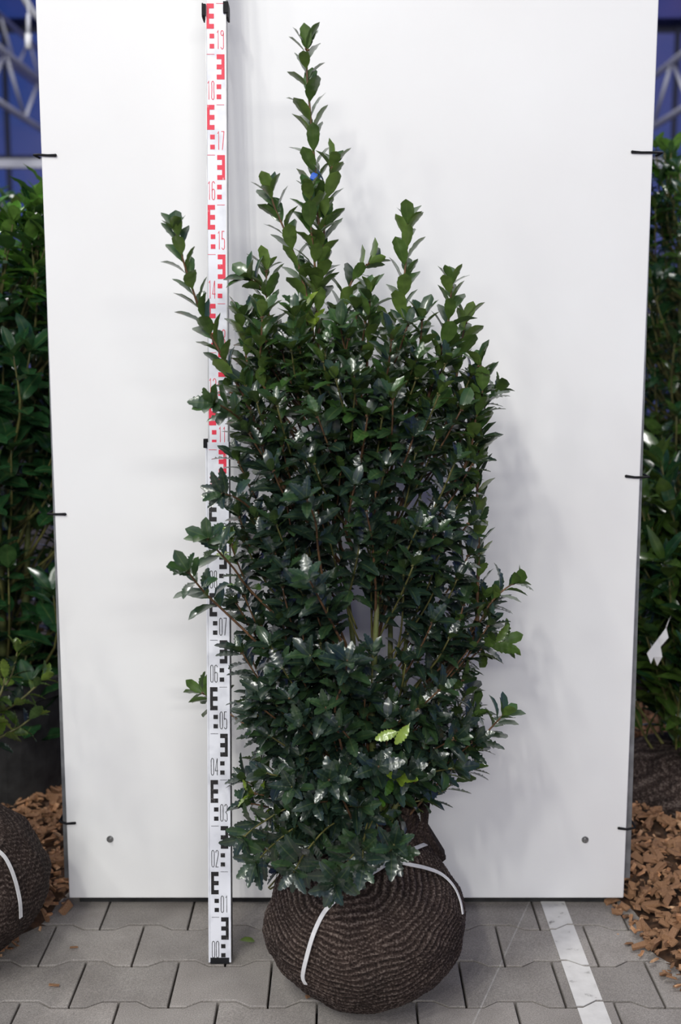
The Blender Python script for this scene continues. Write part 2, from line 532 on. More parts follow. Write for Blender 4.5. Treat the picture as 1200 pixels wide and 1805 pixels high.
for i in range(-6, 7):
    mb = MB(); mb.bar((i*PX, -4, PZ-.02), (i*PX, 17, PZ-.02), 0.04, 0.05)
    mb.build('glazing_bar', M['purlin'], ceil)
wall = empty('wall_back')
tag(wall, 'glazed end wall of the greenhouse', None, None, 'structure')
wp = bpy.data.meshes.new('pane')
wp.from_pydata([(-PX/2+.01, 0, -.87), (PX/2-.01, 0, -.87), (PX/2-.01, 0, .87), (-PX/2+.01, 0, .87),
                (-PX/2+.01, .006, -.87), (PX/2-.01, .006, -.87), (PX/2-.01, .006, .87), (-PX/2+.01, .006, .87)], [],
               [(0,1,2,3),(7,6,5,4),(0,4,5,1),(1,5,6,2),(2,6,7,3),(3,7,4,0)])
wp.update(); wp.materials.append(M['glass'])
for i in range(-6, 6):
    for j in range(3):
        o = link('pane', wp, wall); o.location = ((i+.5)*PX, 16.9, (j+.5)*1.766)
for j in range(4):
    mb = MB(); mb.bar((-9, 16.85, j*1.766), (9, 16.85, j*1.766), 0.08, 0.10); mb.build('rail', M['purlin'], wall)
for i in range(-6, 7):
    mb = MB(); mb.bar((i*PX, 16.85, 0), (i*PX, 16.85, 5.3), 0.06, 0.06); mb.build('mullion', M['purlin'], wall)

def girder(x, z0, z1, y0, y1, label, dy=0.62):
    g = empty('lattice_girder')
    tag(g, label, 'girder', 'roof girders')
    mb = MB(); mb.tube([(x, y0, z0), (x, y1, z0)], 0.032, 8); mb.build('chord', M['girder'], g, True)
    mb = MB(); mb.tube([(x, y0, z1), (x, y1, z1)], 0.032, 8); mb.build('chord', M['girder'], g, True)
    n = int((y1 - y0) / dy)
    for k in range(n):
        a = y0 + k * dy
        mb = MB()
        if k % 2: mb.tube([(x, a, z0), (x, a + dy, z1)], 0.018, 6)
        else: mb.tube([(x, a, z1), (x, a + dy, z0)], 0.018, 6)
        mb.build('web', M['girder'], g, True)
    return g
girder(-3.05, 3.30, 3.78, 6.5, 16.5, 'white lattice roof girder with slanting webs, upper left of the board')
girder(-3.75, 4.25, 4.70, 6.5, 16.5, 'grey lattice roof girder high above the upper left corner')
girder(3.02, 3.22, 3.70, 6.5, 16.5, 'white lattice roof girder with slanting webs, upper right of the board')
g = empty('gutter_beam')
tag(g, 'pale grey horizontal gutter beam crossing the greenhouse behind the shrubs', 'beam')
mb = MB(); mb.bar((-8.5, 12.5, 2.93), (8.5, 12.5, 2.93), 0.10, 0.085); mb.build('beam', M['girder'], g)
for x in (-8.0, -5.0, 5.0, 8.0):
    mb = MB(); mb.bar((x, 12.5, -0.065), (x, 12.5, 2.9), 0.10, 0.10); mb.build('post', M['girder'], g)
g = empty('hanging_pipe')
tag(g, 'white pipe hanging from the roof at the upper left corner', 'pipe')
p = at(50, 25, 6.5)
mb = MB(); mb.tube([(p.x, p.y, 5.24), (p.x, p.y, p.z)], 0.006, 6); mb.build('wire', M['girder'], g)
mb = MB(); mb.tube([p, at(50, 60, 6.5)], 0.012, 8); mb.build('pipe', M['girder'], g, True)
mb = MB(); mb.tube([at(50, 60, 6.5), at(50, 86, 6.5)], 0.017, 8); mb.build('nozzle', M['paper'], g, True)
g = empty('roof_brace')
tag(g, 'white slanting roof brace crossing the top left corner', 'brace')
mb = MB(); mb.tube([Vector((-2.9, 6.0, 5.24)), at(58, 22, 6.6), at(110, 75, 6.8)], 0.02, 8); mb.build('rod', M['girder'], g, True)

# ================================================================== DISPLAY BOARD
BY = 2.66
bl = at(122, 1583, BY); br = at(1099, 1582, BY)
board = empty('display_board')
tag(board, 'tall white display board with black cable ties standing behind the holly', 'board')
mb = MB()
bx0, bx1, bz0, bz1 = bl.x, br.x, bl.z, 2.62
mb.bevbox(bx0, bx1, BY, BY + 0.012, bz0, bz1, 0.0025)
pan = mb.build('panel', M['panel'], board)
for sx, xa, xb, zt in ((-1, bx0 + 0.004, bx0 - 0.013, 0), (1, bx1 - 0.005, bx1 + 0.017, 0)):
    # galvanised tube behind the edge, splayed a little outwards towards its foot
    mb = MB()
    w = 0.036
    mb.bar((xb - sx*w/2, BY + 0.034, 0.062), (xa - sx*w/2, BY + 0.034, 2.60), w, w)
    mb.build('frame_tube', M['steel'], board)
mb = MB(); mb.box(bx0 + 0.02, bx1 - 0.02, BY + 0.02, BY + 0.075, 0.0, 0.062); mb.build('base_rail', M['rubber'], board)
mb = MB(); mb.bar((bx0 + 0.03, BY + 0.034, 2.55), (bx1 - 0.03, BY + 0.034, 2.55), 0.036, 0.036); mb.build('cross_tube', M['steel'], board)

def tie(pts):
    # black strap lying on the board face and turning round its edge
    P = [at(x, y, BY) for x, y in pts]
    out = P[0]; sx = -1 if out.x < 0 else 1
    mb = MB()
    pl = [Vector((p.x, BY - 0.0028, p.z)) for p in P]
    edge = bx0 - 0.016 if sx < 0 else bx1 + 0.020
    pl = [Vector((edge, BY + 0.05, pl[0].z)), Vector((edge, BY + 0.002, pl[0].z))] + pl
    mb.tube(pl, [0.0027]*(len(pl)-1) + [0.0032], 6)
    e = pl[-1]
    mb.ball(e, 0.0036)
    mb.build('cable_tie', M['blackplastic'], board, True)
tie([(69, 273), (84, 274), (98, 274)])
tie([(93, 906), (104, 906), (115, 906)])
tie([(108, 1448), (118, 1451), (132, 1450)])
tie([(1146, 269), (1130, 269), (1114, 268)])
tie([(1134, 841), (1118, 841), (1103, 839)])
tie([(1119, 1458), (1105, 1461), (1090, 1459)])
for px, py in ((194, 1479), (1031, 1480)):
    c = at(px, py, BY)
    mb = MB()
    mb.tube([(c.x, BY + 0.001, c.z), (c.x, BY - 0.002, c.z)], [0.0085, 0.0080], 14)
    mb.tube([(c.x, BY - 0.001, c.z), (c.x, BY - 0.007, c.z)], [0.0055, 0.0048], 6)
    mb.build('screw', M['screw'], board)

# ================================================================== MEASURING STAFF
staff = empty('measuring_staff')
tag(staff, 'tall white measuring staff with red and black scale leaning on the board', 'measuring staff')
LEAN = R(4.5)
base = floor_at(390, 1699)
SX, SY = -0.2585, base.y + 0.0
su = Vector((0.0025, math.sin(LEAN), math.cos(LEAN))).normalized()
sn = Vector((0, -math.cos(LEAN), math.sin(LEAN)))      # front normal
sr = Vector((1, 0, 0))
def sp(x, s, d=0.0):            # x across from the centre mark line, s along the staff, d in front of the face
    return Vector((SX, SY, 0.004)) + sr * x + su * s + sn * d
def sbox(mb, x0, x1, s0, s1, d0, d1):
    vs = [sp(x0,s0,d1), sp(x1,s0,d1), sp(x1,s0,d0), sp(x0,s0,d0), sp(x0,s1,d1), sp(x1,s1,d1), sp(x1,s1,d0), sp(x0,s1,d0)]
    mb.add(vs, [(0,3,2,1),(4,5,6,7),(0,1,5,4),(1,2,6,5),(2,3,7,6),(3,0,4,7)])
mb = MB(); sbox(mb, -0.0240, 0.0232, 0.0, 1.115, -0.004, 0.0)
low = mb.build('lower_section', M['staffwhite'], staff)
mb = MB()
sbox(mb, -0.0243, -0.0218, 0.0, 1.115, -0.040, 0.0012)
sbox(mb, 0.0210, 0.0236, 0.0, 1.115, -0.040, -0.0002)
sbox(mb, -0.0218, 0.0210, 0.0, 1.115, -0.040, -0.036)
chn = mb.build('channel', M['alushade'], low)
mb = MB(); sbox(mb, -0.0243, -0.0216, 0.0, 1.116, -0.003, 0.0016); sbox(mb, 0.0208, 0.0237, 0.0, 1.116, -0.003, 0.0016)
mb.build('edge_lip', M['staffwhite'], low)
mb = MB(); sbox(mb, -0.0190, 0.0222, 1.105, 2.14, -0.010, -0.0022)
upp = mb.build('upper_section', M['staffwhite'], staff)
mb = MB()
sbox(mb, -0.0193, -0.0172, 1.105, 2.14, -0.036, -0.0012); sbox(mb, 0.0206, 0.0226, 1.105, 2.14, -0.036, -0.0012)
sbox(mb, -0.0172, 0.0206, 1.105, 2.14, -0.036, -0.033)
mb.build('channel', M['alu'], upp)
mb = MB(); sbox(mb, -0.0205, 0.0195, -0.003, 0.010, -0.036, 0.0014); mb.build('foot_cap', M['blackplastic'], staff)
mb = MB(); sbox(mb, -0.0262, -0.0180, 1.975, 1.997, -0.030, 0.0045); sbox(mb, -0.0262, -0.0235, 1.972, 1.999, -0.034, 0.003); mb.build('clip', M['blackplastic'], staff)
mb = MB(); sbox(mb, 0.0170, 0.0270, 1.980, 2.002, -0.030, 0.0045); sbox(mb, 0.0235, 0.0272, 1.972, 2.000, -0.034, 0.003); mb.build('clip', M['blackplastic'], staff)
mb = MB(); sbox(mb, -0.0285, -0.0212, 1.103, 1.122, -0.028, 0.0030); mb.build('clip', M['blackplastic'], staff)

def arc(cx, cy, rx, ry, a0, a1, n=9):
    return [(cx + rx*math.cos(R(a0 + (a1-a0)*k/n)), cy + ry*math.sin(R(a0 + (a1-a0)*k/n))) for k in range(n+1)]
DIG = {
    '0': [arc(.5, .86, .42, .14, 0, 180) + arc(.5, .14, .42, .14, 180, 360) + [(.92, .86)]],
    '1': [[(.28, .88), (.62, 1.0), (.62, 0.0)]],
    '2': [arc(.5, .86, .42, .14, 180, 0) + [(.92, .74), (.08, 0), (.95, 0)]],
    '3': [arc(.5, .86, .42, .14, 170, -20) + [(.86, .62), (.42, .54), (.86, .42)] + arc(.5, .14, .42, .14, 20, -170)],
    '4': [[(.72, 0), (.72, 1.0), (.06, .26), (.98, .26)]],
    '5': [[(.9, 1), (.18, 1), (.12, .58)] + arc(.5, .48, .42, .12, 140, 0) + arc(.5, .14, .42, .14, 0, -160)],
    '6': [arc(.5, .86, .42, .14, 10, 180) + [(.08, .3)] + arc(.5, .14, .42, .14, 180, 360) + arc(.5, .46, .42, .12, 0, 170)],
    '7': [[(.06, 1), (.94, 1), (.40, 0)]],
    '8': [arc(.5, .86, .38, .14, -30, 210) + [(.2, .56)] + arc(.5, .15, .42, .15, 160, 380) + [(.8, .56), (.83, .8)]],
    '9': [arc(.5, .14, .42, .14, 190, 360) + [(.92, .7)] + arc(.5, .86, .42, .14, 0, 360) + [(.92, .8)]],
}
def stroke(mb, pts, w, d):
    # flat printed stroke through 2D points on the staff face
    P = [Vector(p) for p in pts]
    Q = [P[0]]
    for p in P[1:]:
        if (p - Q[-1]).length > 1e-5: Q.append(p)
    L = []; Rr = []
    for i, p in enumerate(Q):
        d1 = (Q[i] - Q[i-1]).normalized() if i else (Q[1] - Q[0]).normalized()
        d2 = (Q[i+1] - Q[i]).normalized() if i < len(Q)-1 else d1
        n1 = Vector((-d1.y, d1.x)); n2 = Vector((-d2.y, d2.x))
        m = n1 + n2
        m = m.normalized() if m.length > 0.2 else n1
        k = 1 / max(0.45, m.dot(n1))
        L.append(p + m*w/2*k); Rr.append(p - m*w/2*k)
    n = len(Q)
    vs = [sp(q.x, q.y, d) for q in L] + [sp(q.x, q.y, d) for q in Rr]
    mb.add(vs, [(n+i, n+i+1, i+1, i) for i in range(n-1)])

for k in range(0, 21):
    s0 = 0.1 * k
    sec, dd = (low, 0.0006) if k < 11 else (upp, -0.0016)
    mt = M['printred'] if 10 <= k <= 19 else M['printblack']
    odd = k % 2 == 1
    # odd decimetres: E on the left and number on the right; even ones mirrored
    def X(a): return a if odd else -a + 0.0006
    sm = s0 + 0.004 if k == 0 else s0
    mb = MB()
    def rect(x0, x1, a, b):
        xa, xb = sorted((X(x0), X(x1)))
        b2 = min(b, 2.139)
        if a >= b2: return
        mb.add([sp(xa, a, dd), sp(xb, a, dd), sp(xb, b2, dd), sp(xa, b2, dd)], [(0,1,2,3)])
    if k < 20:
        rect(-0.0182, -0.0120, s0 + .05, s0 + .0995)
        for a in (.05, .07, .09):
            rect(-0.0120, -0.0022, s0 + a, s0 + a + .0095)
        mb.build('scale_mark', mt, sec)
    for a in (.011, .031):
        mb = MB(); rect(-0.0112, -0.0018, s0 + a, s0 + a + .0092); mb.build('scale_square', mt, sec)
    if k < 20:
        mb = MB(); rect(0.0020, 0.0178, s0 + .0991, s0 + .1000); mb.build('scale_line', mt, sec)
    x0 = 0.0022 if odd else -0.0172
    for j, ch in enumerate('%02d' % k):
        mb = MB()
        for st in DIG[ch]:
            stroke(mb, [(x0 + j*0.0088 + p[0]*0.0064, s0 + 0.0100 + p[1]*0.0365) for p in st], 0.00135, dd)
        mb.build('numeral', mt, sec)

# ================================================================== LEAVES AND SHRUBS
def profile(t, kind):
    p, a, b = {'lance': (0.85, 1.9, 0.95), 'laurel': (0.95, 2.3, 0.66), 'smooth': (1.22, 2.4, 0.62), 'spiny': (0.97, 2.1, 0.74)}[kind]
    q = abs(2 * min(1, max(0, t))**p - 1)
    return max(0.0, 1 - q**a)**b

def leaf_template(kind, wr, fold, arch, wave, teeth, n=None):
    n = n or (14 if kind == 'spiny' else 9)
    vs = []; rib = []; fs = []
    st = [(-0.10, 0)] + [(i / n, i) for i in range(n + 1)]
    for t, i in st:
        if t < 0: w = 0.014; y = t
        elif i == 0: w = 0.018; y = t
        elif i == n: w = 0.012; y = t + 0.015
        else:
            w = wr * profile(t, kind)
            if teeth: w *= (1 + teeth*.8) if i % 2 else (1 - teeth)
            y = t
        tt = max(0, t)
        zm = -arch * tt * tt
        zf = zm + fold * w + wave * math.sin(i * 2.2) * w
        zf2 = zm + fold * w + wave * math.sin(i * 2.2 + 1.7) * w
        fwd = (0.030 if (teeth and i % 2 and 0 < i < n) else 0)
        yy = y - 0.12 * arch * tt * tt
        vs += [(-w, yy + fwd, zf), (0, yy, zm), (w, yy + fwd, zf2)]
        rib += [0.0, 1.0, 0.0]
    for k in range(len(st) - 1):
        a = 3*k; b = 3*(k+1)
        fs += [(a+1, b+1, b, a), (a+2, b+2, b+1, a+1)]
    return np.array(vs), fs, rib

TEMPL = {
    'spiny': [leaf_template('spiny', .22, .30, .16, .10, .15), leaf_template('spiny', .235, .18, .30, .14, .13),
              leaf_template('spiny', .19, .42, .08, .12, .16), leaf_template('spiny', .225, .26, .42, .10, .12)],
    'smooth': [leaf_template('smooth', .23, .32, .12, .05, .03), leaf_template('smooth', .24, .20, .24, .06, .04),
               leaf_template('smooth', .21, .40, .30, .04, .03), leaf_template('smooth', .23, .25, .05, .08, .05)],
    'laurel': [leaf_template('laurel', .24, .22, .20, .08, 0), leaf_template('laurel', .27, .12, .32, .10, 0),
               leaf_template('laurel', .22, .34, .12, .06, 0)],
    'lance': [leaf_template('lance', .14, .30, .20, .08, 0), leaf_template('lance', .16, .20, .35, .10, 0)],
}
# colour of the upper face and of the under face
LCOL = {
    'young': ((0.036, 0.090, 0.020), (0.135, 0.222, 0.045)),
    'fresh': ((0.060, 0.150, 0.018), (0.115, 0.220, 0.030)),
    'mature': ((0.0125, 0.0300, 0.0195), (0.060, 0.110, 0.030)),
    'mid': ((0.025, 0.058, 0.023), (0.080, 0.150, 0.030)),
    'yellow': ((0.20, 0.30, 0.03), (0.26, 0.36, 0.05)),
    'laurel': ((0.016, 0.056, 0.020), (0.055, 0.13, 0.035)),
    'laureltop': ((0.075, 0.20, 0.025), (0.14, 0.28, 0.05)),
    'olive': ((0.045, 0.090, 0.016), (0.09, 0.15, 0.03)),
    'lime': ((0.12, 0.20, 0.022), (0.16, 0.24, 0.04)),
}
_variant = {}
def put_attr(me, name, typ, arr):
    a = me.attributes.new(name, typ, 'POINT')
    a.data.foreach_set('color' if typ == 'FLOAT_COLOR' else 'value', np.ascontiguousarray(arr, dtype=np.float32).ravel())

def variant(kind, vi, ci, mat):
    key = (kind, vi, ci, mat.name)
    if key not in _variant:
        V, fs, rib = TEMPL[kind][vi]
        me = bpy.data.meshes.new('leaf')
        me.from_pydata([tuple(v) for v in V], [], fs)
        me.update()
        me.polygons.foreach_set('use_smooth', [True]*len(me.polygons))
        n = len(V)
        c1, c2 = LCOL[ci]
        put_attr(me, 'leafcol', 'FLOAT_COLOR', np.tile((*c1, 1), (n, 1)))
        put_attr(me, 'leafback', 'FLOAT_COLOR', np.tile((*c2, 1), (n, 1)))
        put_attr(me, 'rib', 'FLOAT', rib)
        me.materials.append(mat)
        _variant[key] = me
    return _variant[key]

def leaf_matrix(p, d, n, L, wscale=1.0):
    d = d.normalized()
    s = d.cross(n)
    if s.length < 1e-4: s = Vector((1, 0, 0))
    s.normalize()
    n = s.cross(d).normalized()
    m = np.eye(4)
    m[:3, 0] = np.array(s) * L * wscale
    m[:3, 1] = np.array(d) * L
    m[:3, 2] = np.array(n) * L
    m[:3, 3] = np.array(p)
    return m

CT, ST = math.cos(TH), math.sin(TH)
def project(P):
    y = P[..., 1]; z = P[..., 2] - CAMZ
    d = y*CT - z*ST
    v = y*ST + z*CT
    return 600 + F*P[..., 0]/d, 902.5 - F*v/d, d

def finish_leaves(root, leaves, mat, nmax=300):
    """The leaves that show largest become parts of their own, the rest one foliage part."""
    N = len(leaves)
    K = 13
    pts = np.zeros((N, K, 3))
    for i, (m, kind, vi, ci) in enumerate(leaves):
        V = TEMPL[kind][vi][0]
        idx = np.linspace(4, len(V) - 2, K).astype(int)
        pts[i] = V[idx] @ m[:3, :3].T + m[:3, 3]
    x, y, d = project(pts)
    ok = (x > 0) & (x < 1200) & (y > 0) & (y < 1805)
    lx = 57 + (122 - 57) * y / 1583; rx = 1156 - (1156 - 1099) * y / 1583
    ok &= ~((pts[..., 1] > BY) & (x > lx) & (x < rx) & (y < 1583))
    cx = (x / 5).astype(int); cy = (y / 5).astype(int)
    cell = np.where(ok, cx * 1000 + cy, -1).ravel()
    lid = np.repeat(np.arange(N), K)
    order = np.lexsort((d.ravel(), cell))
    cs = cell[order]
    first = np.r_[True, cs[1:] != cs[:-1]] & (cs >= 0)
    score = np.bincount(lid[order][first], minlength=N)
    pick = set(np.argsort(-score, kind='stable')[:nmax].tolist())
    pick = {i for i in pick if score[i] > 0}
    vs = []; fs = []; c1 = []; c2 = []; rb = []; base = 0
    for i, (m, kind, vi, ci) in enumerate(leaves):
        if i in pick:
            o = link('leaf', variant(kind, vi, ci, mat), root)
            o.matrix_local = Matrix(m.tolist())
        else:
            V, f, rib = TEMPL[kind][vi]
            vs.append(V @ m[:3, :3].T + m[:3, 3])
            fs += [tuple(q + base for q in g) for g in f]
            n = len(V); base += n
            a, b = LCOL[ci]
            c1.append(np.tile((*a, 1), (n, 1))); c2.append(np.tile((*b, 1), (n, 1))); rb += rib
    if vs:
        me = bpy.data.meshes.new('foliage')
        me.from_pydata(np.vstack(vs).tolist(), [], fs)
        me.update()
        me.polygons.foreach_set('use_smooth', [True]*len(me.polygons))
        put_attr(me, 'leafcol', 'FLOAT_COLOR', np.vstack(c1)); put_attr(me, 'leafback', 'FLOAT_COLOR', np.vstack(c2))
        put_attr(me, 'rib', 'FLOAT', rb)
        me.materials.append(mat)
        o = link('foliage', me, root)
        o['kind'] = 'stuff'

def smooth_path(pts, n=4):
    pts = [Vector(p) for p in pts]
    if len(pts) < 3:
        return [pts[0].lerp(pts[-1], k / n) for k in range(n + 1)]
    out = []
    for i in range(len(pts) - 1):
        p0 = pts[max(i-1, 0)]; p1 = pts[i]; p2 = pts[i+1]; p3 = pts[min(i+2, len(pts)-1)]
        for k in range(n):
            t = k / n
            out.append(0.5*((2*p1) + (p2-p0)*t + (2*p0-5*p1+4*p2-p3)*t*t + (3*p1-p0-3*p2+p3)*t**3))
    out.append(pts[-1])
    return out

def walk(path, s):
    """Point and tangent at arc length s."""
    for a, b in zip(path[:-1], path[1:]):
        l = (b - a).length
        if s <= l and l > 0: return a + (b-a)*(s/l), (b-a).normalized()
        s -= l
    return path[-1].copy(), (path[-1]-path[-2]).normalized()

def plen(path): return sum((b-a).length for a, b in zip(path[:-1], path[1:]))

def grow(path, leaves, rnd, kinds, classes, L=(.040, .052), step=.012, start=0.2, ang=(38, 58), up=0.35, tip=4, thin=0.0, length_s=None):
    """Leaves in a spiral up a shoot, with a rosette at its tip."""
    tot = plen(path)
    s = tot * start if length_s is None else max(0.0, tot - length_s)
    phi = rnd.uniform(0, 6.28)
    U = Vector((0, 0, 1))
    while s < tot - 0.004:
        p, T = walk(path, s)
        a = T.cross(Vector((0.2, 0.9, 0.1)))
        if a.length < .05: a = T.cross(Vector((1, 0, 0)))
        a.normalize(); b = T.cross(a)
        phi += R(137.5) + rnd.uniform(-.35, .35)
        Rd = a*math.cos(phi) + b*math.sin(phi)
        q = R(rnd.uniform(*ang))
        d = T*math.cos(q) + Rd*math.sin(q)
        n = T*math.sin(q) - Rd*math.cos(q)
        n = n + U*up*rnd.uniform(.4, 1.4) + Vector((rnd.uniform(-.25,.25), rnd.uniform(-.25,.25), rnd.uniform(-.2,.2)))
        fr = s / tot
        l = rnd.uniform(*L) * (1.0 if fr < .9 else .88)
        if rnd.random() >= thin:
            k = rnd.choice(kinds)
            leaves.append((leaf_matrix(p + Rd*.0015 + d*l*.06, d, n, l, rnd.uniform(.88, 1.12)), k, rnd.randrange(len(TEMPL[k])), rnd.choice(classes)))
        s += step * rnd.uniform(.7, 1.3)
    p, T = path[-1], (path[-1]-path[-2]).normalized()
    a = T.cross(Vector((0.2, 0.9, 0.1))).normalized(); b = T.cross(a)
    for j in range(tip):
        phi += 6.283 / tip + rnd.uniform(-.3, .3)
        Rd = a*math.cos(phi) + b*math.sin(phi)
        q = R(rnd.uniform(16, 46))
        d = T*math.cos(q) + Rd*math.sin(q)
        n = T*math.sin(q) - Rd*math.cos(q)
        l = rnd.uniform(*L) * rnd.uniform(.72, 1.0)
        k = rnd.choice(kinds)
        leaves.append((leaf_matrix(p, d, n + U*.15, l, rnd.uniform(.85, 1.1)), k, rnd.randrange(len(TEMPL[k])), rnd.choice(classes)))

def root_ball(name, c, a, b, cz, pole, parent, mat, seed=0, delta=0.066, nu=300, nv=150, ridge=0.0021):
    """Netted ball: c centre on the floor, a/b half widths, cz half height."""
    vs = []; rd = []; fs = []
    pole = Vector(pole).normalized()
    for j in range(nv + 1):
        th = math.pi * j / nv
        for i in range(nu):
            ph = 2 * math.pi * i / nu
            n = Vector((math.sin(th)*math.cos(ph), math.sin(th)*math.sin(ph), math.cos(th)))
            q = n * 2.1 + Vector((seed, 0, 0))
            lump = noise.noise(q) * 0.055 + noise.noise(q * 2.7) * 0.022
            an = math.acos(max(-1, min(1, n.dot(pole))))
            warp = noise.noise(n * 3.3 + Vector((5, seed, 2))) * 0.06 + noise.noise(n * 9.0 + Vector((1, seed, 7))) * 0.012
            w = math.sin(2 * math.pi * (an + warp) / delta)
            fade = min(1, an / 0.35)
            pit = -0.10 * math.exp(-(an / 0.30)**2)
            rr = 1 + lump + pit
            p = Vector((n.x * a * rr, n.y * b * rr, n.z * cz * rr)) + n * (ridge * w * fade + noise.noise(n * 40) * 0.0012)
            z = p.z
            flo = -cz * 0.90
            if z < flo: z = flo + (z - flo) * 0.12
            vs.append((c[0] + p.x, c[1] + p.y, c[2] + cz * 0.915 + z))
            rd.append((w * .5 + .5) * fade)
    for j in range(nv):
        for i in range(nu):
            i2 = (i + 1) % nu
            fs.append((j*nu+i, (j+1)*nu+i, (j+1)*nu+i2, j*nu+i2))
    o = mesh(name, vs, fs, mat, parent, True)
    put_attr(o.data, 'ridge', 'FLOAT', rd)
    return o

def ball_hit(px, py, c, a, b, cz, lift=0.004):
    """Where the view ray of a pixel meets the ball, with the surface normal."""
    d = ray(px, py)
    cc = Vector((c[0], c[1], c[2] + cz*0.915))
    o = Vector((0, 0, CAMZ)) - cc
    k = Vector((1/a, 1/b, 1/cz))
    dd = Vector((d.x*k.x, d.y*k.y, d.z*k.z)); oo = Vector((o.x*k.x, o.y*k.y, o.z*k.z))
    A = dd.dot(dd); B = 2*dd.dot(oo); Cq = oo.dot(oo) - 1
    D = max(0, B*B - 4*A*Cq)
    t = (-B - math.sqrt(D)) / (2*A)
    p = o + d*t
    n = Vector((p.x*k.x**2, p.y*k.y**2, p.z*k.z**2)).normalized()
    return cc + p + n*lift, n

def ribbon(name, P, N, w, th, material, parent):
    mb = MB()
    m = len(P)
    vs = []
    for i in range(m):
        t = (P[min(i+1, m-1)] - P[max(i-1, 0)]).normalized()
        s = t.cross(N[i]).normalized()
        vs += [P[i]-s*w/2, P[i]+s*w/2, P[i]+s*w/2+N[i]*th, P[i]-s*w/2+N[i]*th]
    fs = [(3, 2, 1, 0), (4*m-4, 4*m-3, 4*m-2, 4*m-1)]
    for i in range(m-1):
        for k in range(4):
            fs.append((4*i+k, 4*i+(k+1) % 4, 4*i+4+(k+1) % 4, 4*i+4+k))
    mb.add(vs, fs)
    return mb.build(name, material, parent)

def strap_px(pxs, ballargs, parent, w=0.0085, lift=0.004):
    c, a, b, cz = ballargs
    pp = smooth_path([Vector((x, y, 0)) for x, y in pxs], 6)
    P = []; N = []
    for q in pp:
        p, n = ball_hit(q.x, q.y, c, a, b, cz, lift)
        P.append(p); N.append(n)
    return ribbon('strap', P, N, w, 0.0016, M['strap'], parent)

# ------------------------------------------------------------------ the holly in front of the board
holly = empty('holly_shrub')
tag(holly, 'tall dark green holly with netted root ball standing in front of the white board', 'shrub')
BC = (0.050, 2.303, 0.0); BA, BB, BZ = 0.203, 0.200, 0.172
rbll = root_ball('root_ball', BC, BA, BB, BZ, (-0.18, -0.50, 0.85), holly, M['jute'], 3.0)
rbll['label'] = 'root ball wrapped in ribbed brown netting'
mb = MB()
# the gathered neck of the netting behind the stems
for k in range(26):
    q = 2*math.pi*k/26
    r0 = 0.085 + 0.02*math.sin(3*q + 1)
    cxy = Vector((0.085, 2.36, 0))
    mb.tube([cxy + Vector((math.cos(q)*r0*1.2, math.sin(q)*r0, 0.255)), cxy + Vector((math.cos(q)*r0*.8, math.sin(q)*r0*.7, 0.325)),
             cxy + Vector((math.cos(q+.3)*r0*.95, math.sin(q+.3)*r0*.8, 0.372 + .012*math.sin(5*q)))], [0.016, 0.017, 0.010], 6)
neck = mb.build('netting_neck', M['jute'], holly, True)
put_attr(neck.data, 'ridge', 'FLOAT', np.full(len(neck.data.vertices), 0.3))
BARG = (BC, BA, BB, BZ)
strap_px([(590, 1590), (572, 1610), (555, 1645), (543, 1685), (536, 1718), (541, 1732)], BARG, rbll)
strap_px([(652, 1546), (672, 1534), (700, 1516), (730, 1502), (758, 1491)], BARG, rbll, lift=0.010)
strap_px([(690, 1521), (715, 1527), (748, 1534), (775, 1545), (795, 1565), (806, 1590), (810, 1612)], BARG, rbll, lift=0.006)

hr = random.Random(21)
HL = []
def axis_at(z):                 # the centre line of the shrub
    return Vector((0.045 + 0.02*math.sin(z*2.0), 2.325 + 0.035*min(z, 1.6), z))
ROOT = Vector((0.052, 2.325, 0.27))
def add_branch(path, r0, r1, mat, name='branch', nodes=True, nsides=6):
    mb = MB()
    n = len(path)
    mb.tube(path, [r0 + (r1-r0)*i/(n-1) for i in range(n)], nsides)
    if nodes:
        tot = plen(path); s = tot*.45
        while s < tot:
            p, T = walk(path, s)
            rr = r0 + (r1-r0)*s/tot
            mb.ball(p + Vector((hr.uniform(-1,1), hr.uniform(-1,1), hr.uniform(-.4,.4)))*rr*.8, rr*.75)
            s += 0.016*hr.uniform(.7, 1.4)
        for k in range(4):
            mb.ball(path[-1] + Vector((hr.uniform(-1,1), hr.uniform(-1,1), hr.uniform(-.6,.8)))*0.0028, 0.0022)
    return mb.build(name, mat, holly, True)

